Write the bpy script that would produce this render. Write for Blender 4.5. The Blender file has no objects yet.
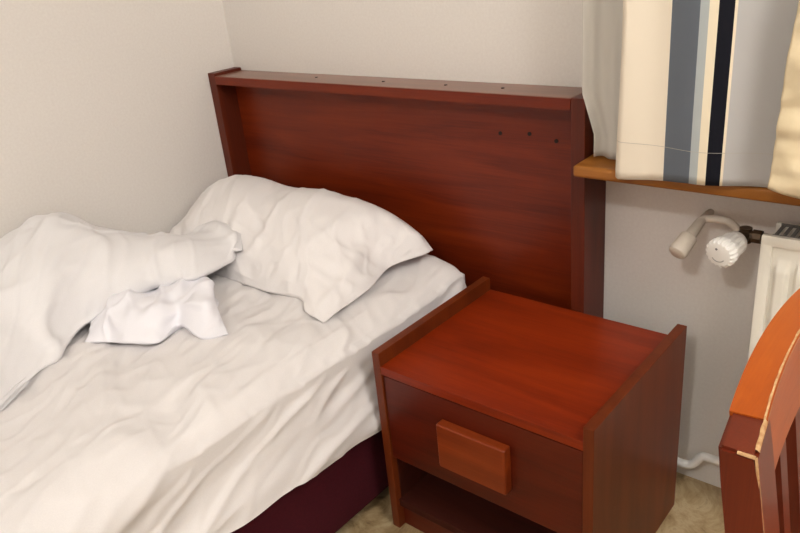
import bpy, bmesh, math, random
from mathutils import Vector, Matrix, noise
C = bpy.context.scene.collection
PI = math.pi
random.seed(3)

# ------------------------------------------------------------------ helpers
def link(name, me, m, parent=None):
    o = bpy.data.objects.new(name, me); C.objects.link(o)
    if m: me.materials.append(m)
    if parent: o.parent = parent
    return o
def obj(name, bm, m, parent=None, smooth=False, angle=None):
    bmesh.ops.recalc_face_normals(bm, faces=bm.faces)
    me = bpy.data.meshes.new(name); bm.to_mesh(me); bm.free()
    if smooth:
        me.polygons.foreach_set('use_smooth', [True]*len(me.polygons))
        if angle: me.set_sharp_from_angle(angle=math.radians(angle))
    return link(name, me, m, parent)
def tag(o, label, cat, group=None):
    o['label'] = label; o['category'] = cat
    if group: o['group'] = group
    return o
def thing(name, loc, label, cat, group=None):
    o = bpy.data.objects.new(name, None); C.objects.link(o); o.location = loc
    o.empty_display_size = .1
    return tag(o, label, cat, group)
def place(parent, *parts):
    """parts are modelled in world coordinates: keep them there under a moved parent"""
    bpy.context.view_layer.update()
    for q in parts: q.matrix_parent_inverse = parent.matrix_world.inverted()
def box(x0, x1, y0, y1, z0, z1, bev=0, seg=2, bm=None):
    b = bmesh.new()
    bmesh.ops.create_cube(b, size=1)
    for v in b.verts:
        v.co = Vector(((x0+x1)/2+v.co.x*(x1-x0), (y0+y1)/2+v.co.y*(y1-y0), (z0+z1)/2+v.co.z*(z1-z0)))
    if bev: bmesh.ops.bevel(b, geom=b.edges[:], offset=bev, segments=seg, affect='EDGES', profile=.6)
    if bm is None: return b
    me = bpy.data.meshes.new('t'); b.to_mesh(me); b.free(); bm.from_mesh(me); bpy.data.meshes.remove(me)
    return bm
def lathe(bm, prof, origin, axis, n=32, cap=True):
    """prof = [(distance along axis, radius)]"""
    a = Vector(axis).normalized(); u = a.orthogonal().normalized(); w = a.cross(u)
    rings = []
    for d, r in prof:
        rings.append([bm.verts.new(Vector(origin)+a*d+(u*math.cos(2*PI*k/n)+w*math.sin(2*PI*k/n))*r) for k in range(n)])
    for A, B in zip(rings, rings[1:]):
        for k in range(n): bm.faces.new((A[k], A[(k+1) % n], B[(k+1) % n], B[k]))
    if cap:
        bm.faces.new(rings[0][::-1]); bm.faces.new(rings[-1])
    return bm
def catmull(P, t):
    n = len(P)-1; t = min(max(t, 0), 1)*n; i = min(int(t), n-1); f = t-i
    p1, p2 = P[i], P[i+1]
    p0 = P[i-1] if i > 0 else p1*2-p2
    p3 = P[i+2] if i+2 <= n else p2*2-p1
    return (p1*2+(p2-p0)*f+(p0*2-p1*5+p2*4-p3)*f*f+(p1*3-p0-p2*3+p3)*f*f*f)*.5
def tube(bm, pts, r, n=14, steps=40):
    P = [Vector(p) for p in pts]
    c = [catmull(P, i/steps) for i in range(steps+1)]
    rings = []; u = None
    for i, p in enumerate(c):
        d = (c[min(i+1, steps)]-c[max(i-1, 0)]).normalized()
        u = d.orthogonal().normalized() if u is None else (u-d*u.dot(d)).normalized()
        w = d.cross(u); rr = r(i/steps) if callable(r) else r
        rings.append([bm.verts.new(p+(u*math.cos(2*PI*k/n)+w*math.sin(2*PI*k/n))*rr) for k in range(n)])
    for A, B in zip(rings, rings[1:]):
        for k in range(n): bm.faces.new((A[k], A[(k+1) % n], B[(k+1) % n], B[k]))
    bm.faces.new(rings[0][::-1]); bm.faces.new(rings[-1])
    return bm
def net(ctrl, nu, nv):
    """smooth surface through a grid of control points -> rows of Vectors"""
    rows = [[Vector(p) for p in r] for r in ctrl]
    out = []
    for i in range(nu+1):
        col = [catmull([r[j] for r in rows], i/nu) for j in range(len(rows[0]))]
        out.append([catmull(col, j/nv) for j in range(nv+1)])
    return out
def fold(p, direction, freq, stretch, amp, seed=0, sharp=1.6):
    """long creases running along `direction`"""
    d = Vector(direction).normalized()
    al = p.dot(d); q = p-d*al
    s = Vector((q.x*freq, q.y*freq, q.z*freq))+d*(al*freq/stretch)+Vector((seed*7.3, seed*3.1, seed*1.7))
    w = noise.noise_vector(p*3+Vector((seed, 0, 0)))*.35
    n = noise.noise(s+w)
    return amp*(.6*math.exp(-(n*6.5)**2)+.9*n)
def soft(p, f, amp, seed=0): return amp*noise.noise(p*f+Vector((seed*5.1, seed, 0)))
def grid_normals(G):
    nu = len(G)-1; nv = len(G[0])-1; N = []
    for i in range(nu+1):
        r = []
        for j in range(nv+1):
            a = G[min(i+1, nu)][j]-G[max(i-1, 0)][j]; b = G[i][min(j+1, nv)]-G[i][max(j-1, 0)]
            c = a.cross(b); r.append(c.normalized() if c.length > 1e-12 else Vector((0, 0, 1)))
        N.append(r)
    return N
def grid_mesh(bm, G):
    V = [[bm.verts.new(p) for p in r] for r in G]
    for i in range(len(V)-1):
        for j in range(len(V[0])-1):
            bm.faces.new((V[i][j], V[i+1][j], V[i+1][j+1], V[i][j+1]))
    return V

# ------------------------------------------------------------------ materials
def s2l(c): return tuple((x/255/12.92 if x/255 <= .04045 else ((x/255+.055)/1.055)**2.4) for x in c)+(1,)
def base(name, col, rough=.6, spec=.5, metal=0, coat=0):
    m = bpy.data.materials.new(name); m.use_nodes = True; nt = m.node_tree; b = nt.nodes['Principled BSDF']
    b.inputs['Base Color'].default_value = s2l(col); b.inputs['Roughness'].default_value = rough
    b.inputs['Specular IOR Level'].default_value = spec; b.inputs['Metallic'].default_value = metal
    b.inputs['Coat Weight'].default_value = coat; b.inputs['Coat Roughness'].default_value = .2
    return m, nt, b
def coords(nt, scale):
    tc = nt.nodes.new('ShaderNodeTexCoord'); mp = nt.nodes.new('ShaderNodeMapping'); mp.inputs['Scale'].default_value = scale
    nt.links.new(tc.outputs['Object'], mp.inputs['Vector']); return mp.outputs['Vector']
def noisetex(nt, vec, scale, detail=4, rough=.6, dist=0):
    n = nt.nodes.new('ShaderNodeTexNoise'); n.inputs['Scale'].default_value = scale; n.inputs['Detail'].default_value = detail
    n.inputs['Roughness'].default_value = rough; n.inputs['Distortion'].default_value = dist
    nt.links.new(vec, n.inputs['Vector']); return n.outputs['Fac']
def ramp(nt, fac, stops, interp='LINEAR'):
    r = nt.nodes.new('ShaderNodeValToRGB'); r.color_ramp.interpolation = interp
    e = r.color_ramp.elements
    while len(e) < len(stops): e.new(.5)
    for k, (p, c) in enumerate(stops): e[k].position = p; e[k].color = s2l(c)
    nt.links.new(fac, r.inputs['Fac']); return r.outputs['Color']
def bump(nt, b, h, strength, dist=.002):
    n = nt.nodes.new('ShaderNodeBump'); n.inputs['Strength'].default_value = strength; n.inputs['Distance'].default_value = dist
    nt.links.new(h, n.inputs['Height']); nt.links.new(n.outputs['Normal'], b.inputs['Normal'])
def noisy(name, c1, c2, scale, rough, vec=(1, 1, 1), bstr=.2, bdist=.001, **k):
    m, nt, b = base(name, c1, rough, **k)
    f = noisetex(nt, coords(nt, vec), scale)
    nt.links.new(ramp(nt, f, [(.3, c1), (.7, c2)]), b.inputs['Base Color']); bump(nt, b, f, bstr, bdist); return m
def wood(name, dark, mid, light, axis='x', rough=.34, coat=.05, spec=.27):
    m, nt, b = base(name, mid, rough, spec=spec, coat=coat)
    st = {'x': (1, 9, 9), 'y': (9, 1, 9), 'z': (9, 9, 1)}[axis]
    v = coords(nt, st)
    f = noisetex(nt, v, 2.2, 5, .55, .6); g = noisetex(nt, coords(nt, tuple(s*s for s in st)), 5, 3, .7)
    mx = nt.nodes.new('ShaderNodeMix'); mx.data_type = 'FLOAT'; mx.inputs[0].default_value = .3
    nt.links.new(f, mx.inputs[2]); nt.links.new(g, mx.inputs[3])
    nt.links.new(ramp(nt, mx.outputs[0], [(.3, dark), (.5, mid), (.72, light)]), b.inputs['Base Color'])
    bump(nt, b, g, .08, .0005); return m
M = {}
M['wall'] = noisy('painted wall', (224, 219, 213), (218, 212, 206), 160, .85, bstr=.25, bdist=.0008)
M['ceiling'] = noisy('painted ceiling', (235, 230, 222), (230, 226, 217), 60, .9)
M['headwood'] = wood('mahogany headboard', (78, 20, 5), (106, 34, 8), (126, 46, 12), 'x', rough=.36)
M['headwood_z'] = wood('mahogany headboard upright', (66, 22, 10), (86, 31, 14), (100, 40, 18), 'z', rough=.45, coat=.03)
M['shelfwood_sheen'] = wood('mahogany top with painted sheen', (106, 68, 50), (124, 82, 62), (138, 94, 72), 'x', rough=.42, coat=.6)  # greyed base colour paints in the sheen of the wall's reflection
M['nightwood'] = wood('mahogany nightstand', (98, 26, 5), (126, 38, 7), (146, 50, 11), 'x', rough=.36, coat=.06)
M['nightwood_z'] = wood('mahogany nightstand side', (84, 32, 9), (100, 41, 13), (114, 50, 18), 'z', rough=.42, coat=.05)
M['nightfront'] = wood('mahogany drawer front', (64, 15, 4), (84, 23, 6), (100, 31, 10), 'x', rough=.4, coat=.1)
M['handlewood'] = wood('brown handle wood', (104, 38, 10), (126, 50, 15), (142, 62, 22), 'x', rough=.4, coat=.1)
M['chairwood'] = wood('orange stained chair wood', (136, 58, 8), (156, 70, 9), (170, 82, 14), 'y', rough=.42, coat=.1)
M['chairred'] = wood('red stained chair wood', (74, 20, 6), (92, 29, 9), (106, 38, 13), 'z', rough=.42, coat=.1)
M['worn'] = noisy('bare worn wood', (190, 158, 114), (150, 100, 56), 120, .7)
M['sill'] = wood('pine window sill', (120, 72, 24), (148, 92, 34), (168, 110, 48), 'x', rough=.45, coat=.1)
M['sheet'] = noisy('white cotton sheet', (226, 222, 221), (220, 216, 215), 500, .9, bstr=.15, bdist=.0004, spec=.2)
M['pillow'] = noisy('white pillowcase', (232, 228, 227), (227, 223, 222), 500, .9, bstr=.15, bdist=.0004, spec=.2)
M['duvet'] = noisy('white duvet cover', (228, 226, 227), (223, 221, 222), 500, .9, bstr=.15, bdist=.0004, spec=.2)
M['liner'] = noisy('cool white cotton', (236, 235, 240), (232, 231, 237), 500, .9, bstr=.15, bdist=.0004, spec=.2)
M['mattress'] = noisy('mattress ticking', (205, 200, 190), (198, 192, 182), 60, .9)
M['burgundy'] = noisy('burgundy bed base cloth', (74, 16, 28), (62, 12, 24), 220, .9, bstr=.3, spec=.2)
M['niche_shade'] = wood('mahogany with painted niche shade', (46, 14, 8), (60, 20, 10), (70, 26, 14), 'x', rough=.7, coat=0, spec=.2)  # shade inside the nightstand niche, painted into the wood colour
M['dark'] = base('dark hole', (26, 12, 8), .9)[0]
M['niche_shade_back'] = noisy('brown back panel with painted shade', (70, 22, 12), (56, 18, 10), 30, .7)  # panel colour darkened to paint in the niche shade
M['radiator'] = noisy('cream enamel', (238, 234, 222), (234, 230, 217), 30, .4, bstr=.05)
M['grille'] = noisy('grey grille metal', (120, 118, 112), (104, 102, 98), 30, .5, bstr=.05)
M['knob'] = noisy('white plastic', (242, 240, 234), (238, 236, 230), 60, .4, bstr=.03)
M['printed'] = base('grey print', (130, 128, 126), .6)[0]
M['print'] = base('light grey print', (176, 174, 170), .6)[0]
M['stitch'] = base('pale stitching', (176, 170, 158), .9)[0]
M['brass'] = noisy('dull dark brass', (96, 76, 56), (74, 60, 46), 60, .45, metal=.6)
M['paintpipe'] = noisy('painted pipe', (214, 204, 190), (204, 192, 176), 40, .55, bstr=.1)
M['whitepipe'] = noisy('white pipe enamel', (236, 234, 230), (228, 226, 220), 40, .4, bstr=.05)
M['frame'] = noisy('white window frame paint', (232, 230, 224), (226, 224, 218), 30, .5, bstr=.05)
def floor_mat():
    m, nt, b = base('marbled linoleum', (160, 138, 104), .5)
    f = noisetex(nt, coords(nt, (1, 1, 1)), 9, 8, .7, 1.2)
    nt.links.new(ramp(nt, f, [(.32, (112, 88, 56)), (.45, (160, 136, 98)), (.58, (186, 166, 130)), (.7, (140, 118, 84))]), b.inputs['Base Color'])
    return m
M['floor'] = floor_mat()
def curtain_mat():
    m, nt, b = base('striped curtain cloth', (200, 190, 170), .85, spec=.2)
    tc = nt.nodes.new('ShaderNodeTexCoord'); sx = nt.nodes.new('ShaderNodeSeparateXYZ'); mr = nt.nodes.new('ShaderNodeMapRange')
    nt.links.new(tc.outputs['Object'], sx.inputs[0]); nt.links.new(sx.outputs['X'], mr.inputs['Value'])
    mr.inputs['From Min'].default_value = 1.262; mr.inputs['From Max'].default_value = 1.762
    cream = (232, 221, 202); thin = (228, 216, 190); grey = (178, 176, 174); pale = (170, 176, 176); slate = (98, 104, 112); blk = (17, 18, 27)
    st = [(1.25, cream), (1.3765, slate), (1.4245, pale), (1.439, thin), (1.4515, blk), (1.4745, thin), (1.4785, grey), (1.60, cream)]
    nt.links.new(ramp(nt, mr.outputs['Result'], [((x-1.25)/.5, c) for x, c in st], 'CONSTANT'), b.inputs['Base Color'])
    w = noisetex(nt, coords(nt, (1, 1, 1)), 420, 2); bump(nt, b, w, .3, .0006)
    return m
M['curtain'] = curtain_mat()
M['creamcloth'] = noisy('cream crinkled cloth', (232, 216, 182), (222, 204, 168), 30, .85, spec=.2)
def voile():
    m, nt, b = base('translucent voile', (226, 222, 214), .8, spec=.2)
    b.inputs['Alpha'].default_value = .8
    tr = nt.nodes.new('ShaderNodeBsdfTranslucent'); tr.inputs['Color'].default_value = s2l((226, 222, 214))
    mx = nt.nodes.new('ShaderNodeMixShader'); mx.inputs[0].default_value = .3
    nt.links.new(b.outputs[0], mx.inputs[1]); nt.links.new(tr.outputs[0], mx.inputs[2])
    nt.links.new(mx.outputs[0], nt.nodes['Material Output'].inputs['Surface']); return m
M['voile'] = voile()
def glassm():
    m, nt, b = base('window glass', (220, 230, 235), .02); b.inputs['Transmission Weight'].default_value = 1; return m
M['glass'] = glassm()

# ------------------------------------------------------------------ setting
RX, RY, RZ = 3.1, -3.7, 2.5        # right wall, front wall, ceiling
WX0, WX1, WZ0, WZ1 = 1.27, 2.45, .746, 2.05
def struct(name, bm, m, parent=None, **k):
    o = obj(name, bm, m, parent, **k)
    if not parent: o['kind'] = 'structure'
    return o
struct('floor', box(-.12, RX+.12, RY-.12, .22, -.1, 0), M['floor'])
struct('ceiling', box(-.12, RX+.12, RY-.12, .22, RZ, RZ+.1), M['ceiling'])
struct('wall_left', box(-.12, 0, RY-.12, .22, 0, RZ), M['wall'])
struct('wall_right', box(RX, RX+.12, RY-.12, .22, 0, RZ), M['wall'])
struct('wall_front', box(0, RX, RY-.12, RY, 0, RZ), M['wall'])
wb = box(0, WX0, 0, .2, 0, RZ); box(WX1, RX, 0, .2, 0, RZ, bm=wb)
box(WX0, WX1, 0, .2, 0, WZ0, bm=wb); box(WX0, WX1, 0, .2, WZ1, RZ, bm=wb)
struct('wall_back', wb, M['wall'])
wf = bmesh.new()
for x0, x1, z0, z1 in ((WX0, WX0+.06, WZ0+.03, WZ1), (WX1-.06, WX1, WZ0+.03, WZ1), (WX0+.06, WX1-.06, WZ0+.03, WZ0+.09), (WX0+.06, WX1-.06, WZ1-.06, WZ1), (1.83, 1.89, WZ0+.09, WZ1-.06)):
    box(x0, x1, .1, .16, z0, z1, .004, 1, wf)
w1 = struct('window_1', wf, M['frame'])
pg = obj('pane', box(WX0+.055, WX1-.055, .128, .134, WZ0+.085, WZ1-.055), M['glass'], w1)

# window sill: sits just right of the headboard end, sticks out past it
sb = box(1.204, 2.5, -.16, .1, .746, .773, .006, 3)
for v in sb.verts:
    if v.co.x < 1.25 and v.co.y < -.1: v.co.z -= 0 if v.co.z < .76 else .004
struct('trim_1', sb, M['sill'], smooth=True, angle=40)['label'] = 'orange-brown wooden window sill under the curtains'

# ------------------------------------------------------------------ headboard
hb = thing('headboard', (.6, -.05, 0), 'wide red-brown wooden headboard with shelf ledge standing against the back wall', 'headboard')
HT, HD = .892, .1
parts = []
parts.append(obj('back_board', box(.034, 1.168, -.034, -.016, .05, .862), M['headwood'], hb))
parts.append(obj('side_panel', box(.002, .034, -HD, -.001, 0, HT, .002), M['headwood_z'], hb))
parts.append(obj('side_panel', box(1.168, 1.199, -HD, -.001, 0, .884, .002), M['headwood_z'], hb))
sh = obj('shelf', box(.034, 1.168, -HD+.001, -.001, .861, .884, .0015), M['shelfwood_sheen'], hb)
parts.append(sh)
fb = obj('front_rail', box(.034, 1.168, -HD-.0008, -HD+.001, .8605, .883), M['headwood'], hb); parts.append(fb)
for x, z in ((.96, .78), (1.035, .785), (1.1, .775)):
    b = bmesh.new(); lathe(b, [(0, .0045), (.002, .0045)], (x, -.034, z), (0, -1, 0), 12)
    parts.append(obj('screw_hole', b, M['dark'], hb))
for x, y in ((.4, -.045), (.639, -.05), (.828, -.05), (.98, -.049)):
    b = bmesh.new(); lathe(b, [(0, .004), (.0012, .004)], (x, y, .884), (0, 0, 1), 12)
    parts.append(obj('screw_hole', b, M['dark'], hb))
place(hb, *parts)

# ------------------------------------------------------------------ bed
bed = thing('bed', (.45, -1.1, 0), 'low single bed with burgundy cloth base along the left wall', 'bed')
BY = -2.06
p1 = obj('base', box(.02, .885, BY+.02, -.115, .035, .255, .012, 3), M['burgundy'], bed, smooth=True, angle=50)
p2 = obj('mattress', box(.02, .885, BY+.02, -.122, .256, .432, .035, 5), M['mattress'], bed, smooth=True, angle=60)
legs = []
for x in (.08, .8):
    for y in (-.2, BY+.1):
        legs.append(obj('leg', box(x-.025, x+.025, y-.025, y+.025, 0, .036, .003), M['dark'], bed))
place(bed, p1, p2, *legs)

def sheet():
    YH = -.109
    nu, nv = 330, 190
    G = []
    for i in range(nu+1):
        t = i/nu; y = YH+(BY-.01-YH)*t
        hem = .222+.055*min(1, max(0, (-y-.3)/.6))+.004*math.sin(y*9+1)+.003*math.sin(y*31)
        flare = .902+.018*min(1, max(0, (-y-.2)/.3))+.010*noise.noise(Vector((0, y*5, 2)))
        r = .07
        top = .464+.012*math.exp(-((y+.14)/.05)**2)
        prof = [(0.006, .40), (.012, top-.012), (.05, top), (.3, top+.002), (.6, top+.003), (.78, top+.001), (.845, top-.006), (.878, top-.024), (.893, top-.055), (.9, top-.09), ((.9+flare)/2, .33), (flare, hem+.03), (flare+.003, hem)]
        P = [Vector((a, y, b)) for a, b in prof]
        L = [0]
        for a, b in zip(P, P[1:]): L.append(L[-1]+(b-a).length)
        row = []
        for j in range(nv+1):
            s = L[-1]*j/nv; k = max(q for q in range(len(L)) if L[q] <= s+1e-9); k = min(k, len(P)-2)
            f = (s-L[k])/(L[k+1]-L[k]); row.append(catmull(P, (k+f)/(len(P)-1)))
        G.append(row)
    # head end tucks down behind
    extra = []
    for dz in (.06, .03, .012):
        extra.append([p+Vector((0, -0.0, -dz)) if True else p for p in G[0]])
    for q, (dy, dz) in enumerate(((.004, -.07), (.004, -.03), (.002, -.008))):
        extra[q] = [Vector((p.x, YH+dy, max(p.z+dz, .2))) for p in G[0]]
    N = grid_normals(G)
    for i in range(nu+1):
        for j in range(nv+1):
            p = G[i][j]; n = N[i][j]
            if n.z < 0 and p.z > .44: n = -n
            if p.x > .88 and n.x < 0: n = -n
            side = min(1, max(0, (p.x-.62)/.25)); topw = 1-min(1, max(0, (p.x-.8)/.1))
            ed = min(1, (-p.y-.109)/.05)
            d = 0
            # long draped folds running diagonally over the side
            d += fold(p, (0.25, -1, -.55), 7, 5, .017, 1, 1.8)*side*ed
            d += fold(p, (0.1, -1, -.32), 16, 7, .008, 5, 1.8)*side*ed
            d += fold(p, (1, -.35, 0), 6, 4, .011, 2, 2.2)*topw*min(1, max(0, (-p.y-.35)/.3))
            d += fold(p, (.25, -1, 0), 8, 4, .007, 3, 2.2)*topw*ed
            d += fold(p, (.7, .7, 0), 13, 3, .003, 4, 2)*topw
            d += soft(p, 6, .008, 2)*ed
            d += fold(p, (.3, -1, -.25), 26, 6, .0042, 7, 2)*ed+fold(p, (1, -.5, 0), 24, 5, .0036, 8, 2)*topw
            if p.x < .05: d *= max(0, (p.x-.01)/.04)
            if p.x > .87 and p.y > -.52: d *= .85
            G[i][j] = p+n*d
            if p.y > -.53 and G[i][j].x > .939: G[i][j].x = .939
            if p.x > .88 and G[i][j].x < .891: G[i][j].x = .891
            if p.x < .85 and G[i][j].z < .455: G[i][j].z = .455
    G = [r for r in extra[:1]]+[extra[1], extra[2]]+G
    bm = bmesh.new(); grid_mesh(bm, G)
    o = obj('bed_sheet', bm, M['sheet'], smooth=True)
    return tag(o, 'off-white wrinkled bed sheet draped over the mattress and hanging down its side', 'bed sheet')
sheet()

def cushion(name, ctrl, m, floor_z, nu, nv, disp, under=.6, parent=None):
    T = net(ctrl, nu, nv); N = grid_normals(T)
    for i in range(nu+1):
        for j in range(nv+1):
            n = N[i][j]
            if n.z < 0: n = -n
            e = min(i, nu-i)/nu*5, min(j, nv-j)/nv*5
            w = min(1, e[0])*min(1, e[1])
            T[i][j] = T[i][j]+n*disp(T[i][j], i/nu, j/nv)*(.35+.65*w)
    bm = bmesh.new(); V = grid_mesh(bm, T)
    B = [[None]*(nv+1) for _ in range(nu+1)]
    for i in range(nu+1):
        for j in range(nv+1):
            if i in (0, nu) or j in (0, nv): B[i][j] = V[i][j]; continue
            u, v = i/nu, j/nv
            c = (T[0][j].z*(1-u)+T[nu][j].z*u)/2+(T[i][0].z*(1-v)+T[i][nv].z*v)/2
            e = min(u, 1-u, v, 1-v)*6
            z = min(T[i][j].z-.004, max(floor_z, c-under*.04*min(1, e)))
            B[i][j] = bm.verts.new((T[i][j].x, T[i][j].y, z))
    for i in range(nu):
        for j in range(nv):
            f = [B[i][j], B[i][j+1], B[i+1][j+1], B[i+1][j]]
            if len(set(f)) == 4:
                try: bm.faces.new(f)
                except ValueError: pass
    return obj(name, bm, m, parent, smooth=True)

# pillow: rows from the back (leaning on the headboard) to the front edge
def pil_disp(p, u, v):
    d = fold(p, (.35, -1, -.3), 9, 4, .012, 11, 2)
    d += fold(p, (1, -.15, 0), 10, 4, .010*max(0, (v-.35)), 12, 1.8)*1.6
    d += fold(p, (.8, -.6, 0), 17, 4, .005, 13, 2)
    d += soft(p, 9, .010, 3)+fold(p, (.5, -.9, -.2), 30, 5, .0045, 14, 2)
    return (d-.003)*min(1, .1+u*2.2)
PC = [
 [(.03, -.130, .500), (.10, -.128, .565), (.22, -.126, .596), (.38, -.125, .592), (.54, -.125, .600), (.67, -.125, .582), (.770, -.125, .540), (.815, -.128, .503)],
 [(.02, -.20, .500), (.10, -.19, .600), (.22, -.18, .632), (.38, -.18, .622), (.54, -.18, .626), (.67, -.18, .608), (.775, -.165, .558), (.812, -.160, .505)],
 [(.03, -.27, .490), (.11, -.27, .588), (.24, -.27, .622), (.39, -.27, .618), (.55, -.27, .614), (.67, -.27, .592), (.740, -.25, .535), (.765, -.235, .490)],
 [(.04, -.35, .480), (.13, -.36, .548), (.26, -.36, .578), (.40, -.36, .575), (.56, -.36, .567), (.69, -.36, .548), (.765, -.345, .512), (.788, -.335, .482)],
 [(.06, -.42, .475), (.15, -.43, .500), (.27, -.43, .512), (.41, -.425, .515), (.56, -.43, .512), (.68, -.42, .512), (.76, -.43, .500), (.795, -.43, .478)],
 [(.08, -.45, .468), (.16, -.455, .468), (.28, -.455, .470), (.42, -.450, .474), (.56, -.455, .476), (.68, -.450, .486), (.735, -.485, .478), (.800, -.495, .474)],
]
tag(cushion('pillow', PC, M['pillow'], .468, 110, 150, pil_disp), 'white rumpled pillow resting against the wooden headboard', 'pillow')

# duvet: stations from the lobe at the head end to the foot
dv = thing('duvet', (.25, -1.1, .46), 'crumpled white duvet heaped against the left wall', 'duvet')
DC = [
 [(.380+.001*k, -.378-.001*k, .543-.0005*k) for k in range(8)],
 [(.30, -.325, .518), (.325, -.333, .548), (.355, -.348, .566), (.39, -.372, .572), (.425, -.402, .562), (.445, -.425, .543), (.44, -.425, .524), (.40, -.40, .514)],
 [(.20, -.30, .500), (.25, -.335, .548), (.31, -.375, .575), (.37, -.415, .582), (.43, -.46, .570), (.465, -.487, .545), (.46, -.485, .522), (.40, -.44, .512)],
 [(.08, -.33, .470), (.15, -.39, .505), (.24, -.435, .552), (.33, -.49, .592), (.41, -.54, .580), (.462, -.575, .548), (.455, -.572, .522), (.38, -.52, .510)],
 [(.03, -.40, .480), (.10, -.455, .520), (.18, -.50, .572), (.27, -.545, .596), (.35, -.595, .590), (.405, -.62, .548), (.395, -.615, .518), (.31, -.57, .505)],
 [(.012, -.50, .500), (.06, -.55, .572), (.13, -.58, .612), (.23, -.62, .632), (.32, -.67, .608), (.378, -.695, .540), (.368, -.69, .508), (.29, -.65, .50)],
 [(.012, -.62, .520), (.05, -.65, .630), (.12, -.67, .668), (.22, -.72, .662), (.32, -.77, .600), (.375, -.79, .515), (.360, -.785, .485), (.28, -.74, .49)],
 [(.012, -.76, .520), (.05, -.77, .625), (.12, -.79, .658), (.24, -.83, .648), (.36, -.89, .585), (.435, -.925, .495), (.420, -.92, .470), (.33, -.86, .472)],
 [(.012, -.92, .510), (.05, -.93, .570), (.13, -.94, .598), (.27, -.98, .600), (.41, -1.03, .560), (.500, -1.065, .480), (.485, -1.06, .468), (.38, -1.0, .468)],
 [(.012, -1.15, .500), (.05, -1.15, .550), (.14, -1.16, .570), (.30, -1.18, .575), (.47, -1.22, .545), (.575, -1.25, .478), (.56, -1.25, .468), (.42, -1.22, .468)],
 [(.012, -1.5, .500), (.05, -1.5, .570), (.16, -1.5, .600), (.34, -1.5, .595), (.52, -1.5, .540), (.64, -1.5, .478), (.625, -1.5, .468), (.5, -1.5, .468)],
 [(.012, -1.98, .500), (.05, -1.98, .540), (.16, -1.98, .560), (.34, -1.98, .560), (.52, -1.98, .520), (.66, -1.98, .478), (.645, -1.98, .468), (.5, -1.98, .468)],
]
def duvet():
    nu, nv = 260, 130
    T = net(DC, nu, nv); N = grid_normals(T)
    for i in range(nu+1):
        for j in range(nv+1):
            p = T[i][j]; n = N[i][j]; v = j/nv
            if v < .72 and n.z < 0: n = -n
            w = 1 if v < .72 else max(0, (1-v)/.28)
            w *= min(1, v/.1+.1)
            if i < 12: w *= i/12
            k1 = min(1, max(0, (-p.y-.6)/.2))
            d = fold(p, (-.55, -.6, -.4), 6, 4, .022, 21, 2)*k1+fold(p, (-.3, -.8, .1), 9, 5, .012, 25, 2)*(1-k1)
            d += fold(p, (.75, -.6, -.6), 9, 4, .014, 22, 2)+fold(p, (.2, -1, 0), 18, 5, .004, 24, 2)+fold(p, (.8, -.6, -.5), 20, 6, .003, 26, 2)
            d += soft(p, 5, .028, 4)+soft(p, 11, .006, 6)
            q = p+n*(d-.010)*w
            q.x = max(q.x, .006); T[i][j] = q
    bm = bmesh.new(); grid_mesh(bm, T)
    o = obj('cover', bm, M['duvet'], dv, smooth=True)
    s = o.modifiers.new('Solidify', 'SOLIDIFY'); s.thickness = .008; s.offset = -1
    return o
FC = [   # corner folded out under the duvet: rows back -> front, columns foot -> head
 [(.28, -.74, .480), (.31, -.70, .500), (.34, -.65, .510), (.37, -.61, .515), (.41, -.565, .525), (.445, -.535, .522), (.470, -.540, .512)],
 [(.32, -.765, .490), (.36, -.725, .520), (.39, -.675, .528), (.42, -.64, .526), (.455, -.595, .532), (.490, -.560, .534), (.515, -.575, .515)],
 [(.36, -.785, .496), (.40, -.75, .532), (.43, -.705, .540), (.465, -.665, .536), (.500, -.620, .530), (.545, -.590, .545), (.575, -.600, .510)],
 [(.39, -.805, .488), (.43, -.775, .516), (.47, -.735, .524), (.515, -.70, .520), (.530, -.655, .506), (.595, -.635, .528), (.622, -.622, .492)],
 [(.405, -.826, .474), (.445, -.806, .478), (.50, -.782, .480), (.562, -.745, .480), (.545, -.680, .490), (.640, -.690, .486), (.660, -.640, .474)],
]
def fc_disp(p, u, v): return fold(p, (.8, -.5, 0), 12, 3, .016, 31, 2)+fold(p, (.3, -1, 0), 20, 3, .011, 32, 2)+soft(p, 14, .016, 7)-.004
dc = duvet()
fc = cushion('folded_corner', FC, M['liner'], .469, 70, 110, fc_disp, parent=dv)
fc['label'] = 'cool white folded corner sticking out from under the duvet'
place(dv, dc, fc)

# ------------------------------------------------------------------ nightstand
NX0, NX1, NY0, NY1, NZ, NB, NT = .943, 1.4247, -.506, -.107, .4522, .4221, .0193
ns = thing('nightstand', ((NX0+NX1)/2, (NY0+NY1)/2, 0), 'small red-brown wooden nightstand with one drawer standing beside the bed', 'nightstand')
pp = [obj('side_panel', box(NX0, NX0+NT, NY0, NY1, 0, NZ, .0012), M['nightwood_z'], ns),
      obj('side_panel', box(NX1-NT, NX1, NY0, NY1, 0, NZ, .0012), M['nightwood_z'], ns),
      obj('top_board', box(NX0+NT, NX1-NT, NY0+.001, NY1, NB-.019, NB, .001), M['nightwood'], ns),
      obj('bottom_shelf', box(NX0+NT, NX1-NT, NY0+.008, NY1, .06, .078, .001), M['niche_shade'], ns),
      obj('divider_shelf', box(NX0+NT, NX1-NT, NY0+.02, NY1-.012, .196, .205), M['niche_shade'], ns),
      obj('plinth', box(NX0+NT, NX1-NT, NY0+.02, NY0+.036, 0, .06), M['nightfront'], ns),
      obj('back_panel', box(NX0+NT, NX1-NT, NY1-.012, NY1-.004, .078, NB-.019), M['niche_shade_back'], ns)]
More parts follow.
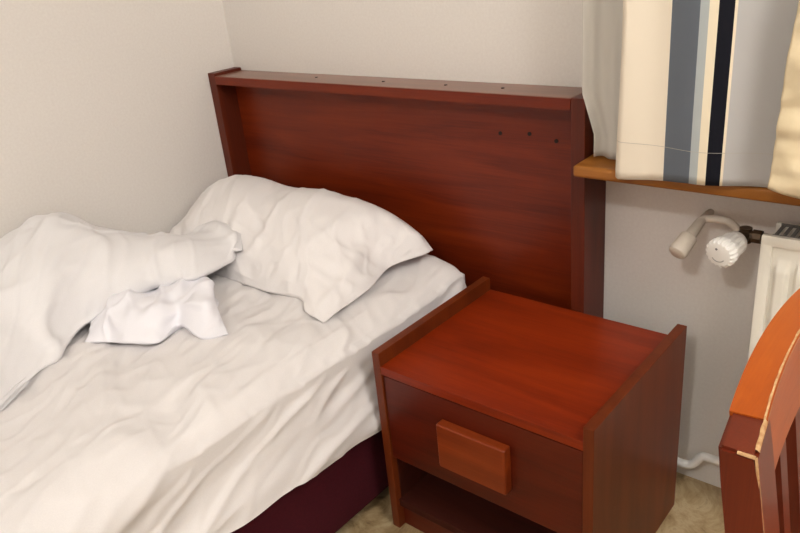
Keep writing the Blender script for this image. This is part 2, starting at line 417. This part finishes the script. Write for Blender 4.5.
pp += [obj('niche_shade_lining', box(NX0+NT, NX0+NT+.002, NY0+.016, NY1-.012, .078, .196), M['niche_shade'], ns), obj('niche_shade_lining', box(NX1-NT-.002, NX1-NT, NY0+.016, NY1-.012, .078, .196), M['niche_shade'], ns)]  # added thin linings, their dark colour stands for shade on the niche sides
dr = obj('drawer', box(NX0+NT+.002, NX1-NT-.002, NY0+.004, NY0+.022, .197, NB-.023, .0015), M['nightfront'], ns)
db = bmesh.new()
hx0, hx1, hz0, hz1 = 1.108, 1.262, .251, .352
h = obj('handle', box(hx0, hx1, NY0-.018, NY0+.005, hz0, hz1, .005, 3), M['handlewood'], dr, smooth=True, angle=35)
h['label'] = 'paler brown rectangular wooden block handle'
place(ns, dr, *pp); bpy.context.view_layer.update()
h.matrix_parent_inverse = dr.matrix_world.inverted()

# ------------------------------------------------------------------ curtains
def curtain(name, x0, x1, z0, z1, yf, bottom, m, nx=120, nz=90, edge=None, thick=.0015):
    bm = bmesh.new(); G = []
    for i in range(nx+1):
        u = i/nx; row = []
        for j in range(nz+1):
            v = j/nz
            zb = bottom(u); z = zb+(z1-zb)*v
            x = x0+(x1-x0)*u
            if edge: x += edge(u, z)
            row.append(Vector((x, yf(u, z), z)))
        G.append(row)
    grid_mesh(bm, G); o = obj(name, bm, m, smooth=True)
    s = o.modifiers.new('Solidify', 'SOLIDIFY'); s.thickness = thick; s.offset = 0
    return o
ZT = 2.12
def yf1(u, z):
    x = 1.285+.335*u
    y = -.172-.012*math.sin((u-.1)*PI*1.6)-.006*math.sin(u*13+z*1.5)+.003*noise.noise(Vector((x*9, 0, z*3)))
    if u < .07: y += .03*((.07-u)/.07)**2
    return y
o = curtain('curtain', 1.285, 1.62, .76, ZT, yf1, lambda u: .757+.016*min(1, u*2.2)+.006*max(0, 1-u/.06)**2, M['curtain'], edge=lambda u, z: .008*max(0, 1-u/.3)*noise.noise(Vector((0, 3, z*2.5)))+.004*max(0,1-u/.2)*max(0,z-.76)*3)
tag(o, 'striped curtain in cream, slate blue, black and grey hanging over the window sill', 'curtain')
hm = bmesh.new()
G = []
for i in range(61):
    u = i/60; G.append([Vector((1.285+.335*u, yf1(u, .83)-.0016, .829)), Vector((1.285+.335*u, yf1(u, .83)-.0016, .8297))])
grid_mesh(hm, G); hs = obj('hem_stitch', hm, M['stitch'], o)
def yf2(u, z): return -.205-.018*math.sin(u*PI*3+.3)+.010*noise.noise(Vector((u*4, 1, z*22)))+.006*noise.noise(Vector((u*9, 5, z*50)))
o = curtain('curtain', 1.566, 1.95, .78, ZT, yf2, lambda u: .79-.012*min(1, u*6), M['creamcloth'], nz=200, edge=lambda u, z: (.004*math.sin(z*17)+.085*min(.25, max(0, z-.84)))*(1-u))
tag(o, 'crinkled cream cloth curtain at the right edge overlapping the striped curtain', 'curtain')
def edge3(u, z):
    k = 0
    if z < .90: k = .026*min(1, (.90-z)/.08)
    return k*(1-u)
def yf3(u, z): return -.118+.012*math.sin(u*PI*2.2+.4)+.006*math.sin(u*17)
o = curtain('voile_curtain', 1.199, 1.34, .78, ZT, yf3, lambda u: .776, M['voile'], nx=60, edge=edge3, thick=.0008)
tag(o, 'thin white voile curtain hanging between the headboard end and the striped curtain', 'curtain')
# the rod they hang from, above the frame
rod = bmesh.new(); lathe(rod, [(0, .012), (1.5, .012)], (1.12, -.165, ZT+.012), (1, 0, 0), 16)
rd = obj('curtain_rod', rod, M['frame'], smooth=True, angle=40)
for x in (1.16, 2.56):
    b = box(x-.01, x+.01, -.16, -.0, ZT+.004, ZT+.02, .002, 1); br = obj('bracket', b, M['frame'], rd)
tag(rd, 'white curtain rod fixed to the back wall above the window', 'curtain rod')

# ------------------------------------------------------------------ radiator
rt = thing('radiator', (1.9, -.08, .15), 'cream panel radiator on the back wall below the window sill', 'radiator')
RX0, RX1, RZ0, RZ1 = 1.545, 2.35, .16, .674
def rad_panel(y, out):
    b = bmesh.new(); G = []; n = 322
    W_ = RX1-RX0-.02
    for i in range(n+1):
        x = RX0+.01+W_*i/n
        t = ((x-RX0-.025) % .0333)/.0333; g = 0 if (x < RX0+.025 or x > RX1-.025) else (1 if .18 < t < .62 else (t/.18 if t <= .18 else max(0, 1-(t-.62)/.18)))
        g = g*g*(3-2*g)
        col = []
        for j in range(41):
            z = RZ0+.008+(RZ1-RZ0-.016)*j/40
            k = min(1, max(0, (z-RZ0-.03)/.012), ) * min(1, max(0, (RZ1-.045-z)/.012))
            col.append(Vector((x, y+out*.009*g*k, z)))
        G.append(col)
    grid_mesh(b, G)
    return b
fp = rad_panel(-.119, -1)
box(RX0, RX0+.0202, -.1236, -.1123, RZ0+.0003, RZ1-.0003, .004, 2, fp); box(RX1-.0202, RX1, -.1236, -.1123, RZ0+.0003, RZ1-.0003, .004, 2, fp)
box(RX0, RX1, -.124, -.112, RZ1-.02, RZ1, .004, 2, fp); box(RX0, RX1, -.124, -.112, RZ0, RZ0+.02, .004, 2, fp)
rp = [obj('front_panel', fp, M['radiator'], rt, smooth=True, angle=40)]
rp.append(obj('rear_panel', box(RX0+.004, RX1-.004, -.05, -.038, RZ0, RZ1-.004, .003), M['radiator'], rt))
fins = bmesh.new()
for i in range(60): box(RX0+.03+i*.0128, RX0+.0312+i*.0128, -.111, -.051, RZ0+.03, RZ1-.03, bm=fins)
rp.append(obj('convector_fins', fins, M['grille'], rt))
gr = bmesh.new(); box(RX0+.014, RX1-.014, -.111, -.107, RZ1-.006, RZ1-.002, bm=gr); box(RX0+.014, RX1-.014, -.055, -.051, RZ1-.006, RZ1-.002, bm=gr)
for i in range(62): box(RX0+.016+i*.0125, RX0+.0215+i*.0125, -.107, -.055, RZ1-.006, RZ1-.003, bm=gr)
rp.append(obj('top_grille', gr, M['grille'], rt))
for x in (1.75, 2.1): rp.append(obj('wall_bracket', box(x, x+.03, -.038, 0, .5, .53), M['radiator'], rt))
place(rt, *rp)

# thermostatic valve
kc = Vector((1.4885, -.165, .640)); ax = Vector((-.02, -.085, -.012)).normalized()
vt = thing('radiator_valve', (1.51, -.07, .645), 'white ribbed thermostatic valve head beside the radiator top corner', 'valve')
st = kc-ax*.060
b = bmesh.new(); n = 72; rings = []
u = ax.orthogonal().normalized(); w = ax.cross(u)
for d, r, rib in [(0, .014, 0), (.0, .019, 0), (.006, .0215, 0), (.012, .0225, .0), (.014, .0225, .0014), (.030, .024, .0014), (.032, .0250, 0), (.040, .0260, 0), (.042, .0275, .0034), (.055, .0272, .0034), (.059, .0235, .0016), (.060, .0195, 0)]:
    ring = []
    for k in range(n):
        a = 2*PI*k/n; rr = r-(rib if (k % 4) < 2 else 0)
        ring.append(b.verts.new(st+ax*d+(u*math.cos(a)+w*math.sin(a))*rr))
    rings.append(ring)
for A, B in zip(rings, rings[1:]):
    for k in range(n): b.faces.new((A[k], A[(k+1) % n], B[(k+1) % n], B[k]))
b.faces.new(rings[0][::-1]); b.faces.new(rings[-1])
v1 = obj('valve_head', b, M['knob'], vt, smooth=True, angle=30)
# print on the cap: a small dot and an arc
right = ax.cross(Vector((0, 0, 1))).normalized(); up = right.cross(ax).normalized()
b = bmesh.new(); lathe(b, [(.0, .0022), (.0006, .0022)], st+ax*.060+up*.011+right*.003, ax, 14)
v2 = obj('dot_mark', b, M['printed'], vt)
b = bmesh.new()
for k in range(10):
    a0 = math.radians(215+11*k); a1 = math.radians(215+11*(k+1)); vs = []
    for a, r in ((a0, .0125), (a1, .0125), (a1, .0145), (a0, .0145)): vs.append(b.verts.new(st+ax*.0606+right*math.cos(a)*r+up*math.sin(a)*r))
    b.faces.new(vs)
v3 = obj('arc_mark', b, M['print'], vt)
b = bmesh.new(); lathe(b, [(-.022, .012), (-.004, .012), (-.003, .016), (.001, .016)], st, ax, 20)
v4 = obj('collar', b, M['brass'], vt, smooth=True, angle=30)
b = bmesh.new(); vb = st-ax*.026
lathe(b, [(0, .010), (.012, .010), (.013, .013), (.028, .013), (.029, .009), (max(.03, RX0-vb.x+.003), .009)], vb, (1, 0, 0), 8)
lathe(b, [(-.014, .011), (.014, .011)], vb+Vector((0, 0, 0)), (0, 0, 1), 12)
v5 = obj('valve_body', b, M['brass'], vt, smooth=True, angle=30)
place(vt, v1, v2, v3, v4, v5)

# feed pipe along the wall with its sleeve towards the room
pt = thing('radiator_pipe', (1.46, -.045, .65), 'beige painted pipe running along the wall left of the valve with a capped stub', 'pipe')
b = bmesh.new(); tube(b, [(vb.x-.008, vb.y, vb.z+.002), (vb.x-.03, -.052, .654), (1.46, -.040, .656), (1.425, -.042, .655), (1.4165, -.055, .650)], .0075)
q1 = obj('pipe', b, M['paintpipe'], pt, smooth=True, angle=40)
a0 = Vector((1.4175, -.048, .653)); a1 = Vector((1.399, -.12, .606)); d = (a1-a0); L = d.length
b = bmesh.new(); lathe(b, [(0, .0075), (.004, .0095), (L*.46, .0115), (L*.5, .0165), (L*.9, .0185), (L*.97, .0170), (L, .013)], a0, d, 20)
q2 = obj('stub', b, M['paintpipe'], pt, smooth=True, angle=40)
b = bmesh.new(); lathe(b, [(0, .0075), (.050, .0075)], (1.4175, 0, .653), (0, -1, 0), 20)
q3 = obj('wall_stub', b, M['paintpipe'], pt, smooth=True, angle=40)
place(pt, q1, q2, q3)
# return pipe low on the wall
b = bmesh.new(); tube(b, [(1.25, -.045, .068), (1.38, -.045, .068), (1.422, -.045, .069), (1.440, -.045, .080), (1.455, -.045, .103), (1.475, -.045, .107), (1.58, -.045, .106), (1.60, -.06, .13), (1.60, -.075, .165)], .0095, steps=100)
q = obj('floor_pipe', b, M['whitepipe'], smooth=True, angle=50)
tag(q, 'white bent heating pipe low on the wall behind the nightstand', 'pipe')
for x in (1.30, 1.52):
    cl = bmesh.new(); box(x-.006, x+.006, -.04, 0, .06 if x < 1.4 else .095, .076 if x < 1.4 else .112, bm=cl); obj('pipe_clip', cl, M['whitepipe'], q)

# ------------------------------------------------------------------ chair (backrest seen edge-on, seat out of frame to the right)
ch = thing('wooden_chair', (1.92, -.69, 0), 'orange-stained wooden chair with worn curved backrest in the right foreground', 'chair')
YA, YB, YM = -.892, -.47, -.68
SW = .0305
def railx(y):      # plan curve of the back of the rail
    t = (y-YM)/(.212); return 1.7035+.0165*t*t
ZR = .804
def post_x(z): return (ZR-z)*.15 if z > .45 else (ZR-.45)*.15+(-.03*(.45-z)/.45*1.0)
def post(y0, y1):
    b = bmesh.new(); rings = []; DXP = railx(y1)-railx(y0)
    for k in range(25):
        z = (ZR-.0015)*k/24
        x0 = railx(y0)+post_x(z); x1 = x0+SW+(.006 if z < .45 else .006*(ZR-z)/.35)
        rings.append([b.verts.new(q) for q in ((x0, y0, z), (x1, y0+.0, z), (x1+DXP, y1, z), (x0+DXP, y1, z))])
    for A, B in zip(rings, rings[1:]):
        for k in range(4): b.faces.new((A[k], A[(k+1) % 4], B[(k+1) % 4], B[k]))
    b.faces.new(rings[0][::-1]); b.faces.new(rings[-1])
    es = [e for e in b.edges if abs(e.verts[0].co.z-e.verts[1].co.z) > .001 or (e.verts[0].co.z > ZR-.003 and e.verts[1].co.z > ZR-.003)]
    bmesh.ops.bevel(b, geom=es, offset=.003, segments=2, affect='EDGES')
    return b
cp = [obj('rear_post', post(YA, YA+.066), M['chairred'], ch, smooth=True, angle=35), obj('rear_post', post(YB-.066, YB), M['chairred'], ch, smooth=True, angle=35)]
def rail(ya, yb, z0, z1, off, th, lean=0, bev=.003, n=40):
    b = bmesh.new(); rings = []
    for k in range(n+1):
        y = ya+(yb-ya)*k/n; x = railx(y)+off
        dx = (railx(y+.001)-railx(y-.001))/.002; nn = Vector((1, -dx, 0)).normalized()
        t = abs((y-YM)/.212)
        za = z0(t) if callable(z0) else z0; zc = z1(t) if callable(z1) else z1
        r = []
        for z, o_ in ((za, 0), (zc, 0), (zc, th), (za, th)):
            r.append(b.verts.new((x+nn.x*o_+(ZR-z)*.15, y+nn.y*o_, z)))
        rings.append(r)
    for A, B in zip(rings, rings[1:]):
        for k in range(4): b.faces.new((A[k], A[(k+1) % 4], B[(k+1) % 4], B[k]))
    b.faces.new(rings[0][::-1]); b.faces.new(rings[-1])
    if bev:
        es = [e for e in b.edges if len(e.link_faces) == 2 and e.calc_face_angle(0) > .8]
        bmesh.ops.bevel(b, geom=es, offset=bev, segments=2, affect='EDGES')
    return b
cr = obj('top_rail', rail(YA+.050, YB-.050, lambda t: .742, lambda t: ZR+.010*(1-(t/.76)**2), 0, SW), M['chairwood'], ch, smooth=True, angle=35)
cp.append(cr)
# bare wood where the front edge of the rail and post is rubbed through
def worn_strip():
    b = bmesh.new(); rings = []; n = 120
    for k in range(n+1):
        y = YA+.006+(YB-YA-.012)*k/n; t = abs((y-YM)/.212)
        zc = ZR+.010*(1-(t/.76)**2) if YA+.050 < y < YB-.050 else ZR-.0015
        dx = (railx(y+.001)-railx(y-.001))/.002; nn = Vector((1, -dx, 0)).normalized()
        w_ = .0002+.0016*abs(noise.noise(Vector((0, y*45, 0))))
        x = railx(y)+(ZR-zc)*.15
        o_ = SW-.0028
        rings.append([b.verts.new((x+nn.x*q, y+nn.y*q, z)) for q, z in ((o_-w_, zc+.0004), (o_+.0012, zc+.0002), (o_+.0029, zc-.0014), (o_+.0032, zc-.0018-w_*.6))])
    for A, B in zip(rings, rings[1:]):
        for k in range(3): b.faces.new((A[k], A[k+1], B[k+1], B[k]))
    return b
def worn_corner():
    b = bmesh.new(); V = []
    for k in range(41):      # down the near vertical edge of the post
        z = ZR-.001-.11*k/40; w_ = .0002*(1-k/46)*(.5+abs(noise.noise(Vector((3, 0, z*90)))))+.0004
        x = railx(YA)+post_x(z)+SW+.006*(ZR-z)/.35
        V.append([b.verts.new(q) for q in ((x-.0013-w_, YA+.0000, z), (x-.0006, YA+.0004, z), (x+.0001, YA+.0010+w_, z))])
    for A, B in zip(V, V[1:]):
        for q in range(2): b.faces.new((A[q], A[q+1], B[q+1], B[q]))
    V = []
    for k in range(31):      # across the near top edge
        x = railx(YA)+SW-.001-.014*k/30; w_ = .0006*(1-k/34)*(.4+abs(noise.noise(Vector((x*200, 0, 1)))))+.0003
        V.append([b.verts.new(q) for q in ((x, YA+.0016+w_, ZR-.0011), (x, YA+.0006, ZR-.0018), (x, YA-.0002, ZR-.0030-w_*.4))])
    for A, B in zip(V, V[1:]):
        for q in range(2): b.faces.new((A[q], A[q+1], B[q+1], B[q]))
    return b
cp.append(obj('worn_edge', worn_corner(), M['worn'], ch, smooth=True)); cp[-1]['label'] = 'pale chipped corner on top of the near post'
cp.append(obj('worn_edge', worn_strip(), M['worn'], ch, smooth=True)); cp[-1]['label'] = 'pale bare wood edge where the stain has rubbed off'
for k in range(5):
    y = YA+.085+k*.0632-.0
    cp.append(obj('slat', rail(y-.012, y+.012, .50, .744, .008, .013, n=4, bev=0), M['chairred'], ch))
cp.append(obj('lower_rail', rail(YA+.050, YB-.050, .462, .505, .003, .022), M['chairred'], ch, smooth=True, angle=35))
sx0 = 1.775
cp.append(obj('seat', box(sx0+.02, sx0+.43, YA+.012, YB-.012, .432, .458, .008, 3), M['chairwood'], ch, smooth=True, angle=35))
cp.append(obj('apron', box(sx0+.018, sx0+.40, YA+.02, YA+.04, .375, .433), M['chairred'], ch)); cp.append(obj('apron', box(sx0+.018, sx0+.40, YB-.04, YB-.02, .375, .433), M['chairred'], ch))
cp.append(obj('apron', box(sx0+.385, sx0+.405, YA+.03, YB-.03, .375, .433), M['chairred'], ch))
for y in (YA+.015, YB-.05): cp.append(obj('front_leg', box(sx0+.375, sx0+.412, y, y+.036, 0, .433, .003), M['chairred'], ch))
place(ch, *cp)

# ------------------------------------------------------------------ light
def lamp(loc, energy, col, r):
    l = bpy.data.lights.new('ceiling_and_fill_light', 'POINT'); l.energy = energy; l.color = col; l.shadow_soft_size = r
    o = bpy.data.objects.new('ceiling_and_fill_light', l); C.objects.link(o); o.location = loc; return o
lamp((1.74, -2.6, 2.4), 44, (1, .985, .97), .06)
lamp((2.75, -1.05, 2.2), 58, (1, .985, .97), .3)  # unseen soft fill added from the right, lifts the left wall
wd = bpy.data.worlds.new('World'); bpy.context.scene.world = wd; wd.use_nodes = True
wd.node_tree.nodes['Background'].inputs[0].default_value = (.02, .03, .05, 1); wd.node_tree.nodes['Background'].inputs[1].default_value = .3

# ------------------------------------------------------------------ camera
cam = bpy.data.cameras.new('Camera'); co = bpy.data.objects.new('Camera', cam); C.objects.link(co)
cam.sensor_width = 36; cam.lens = 741.24*36/800; cam.clip_start = .02
co.matrix_world = Matrix.Translation((1.8644, -1.4112, 1.2047)) @ Matrix.Rotation(.736337, 4, 'Z') @ Matrix.Rotation(1.152133, 4, 'X') @ Matrix.Rotation(-.10361, 4, 'Z')
sc = bpy.context.scene; sc.camera = co
sc.view_settings.view_transform = 'Standard'; sc.view_settings.look = 'None'; sc.view_settings.exposure = .06; sc.view_settings.gamma = 1
sc.view_settings.use_curve_mapping = False
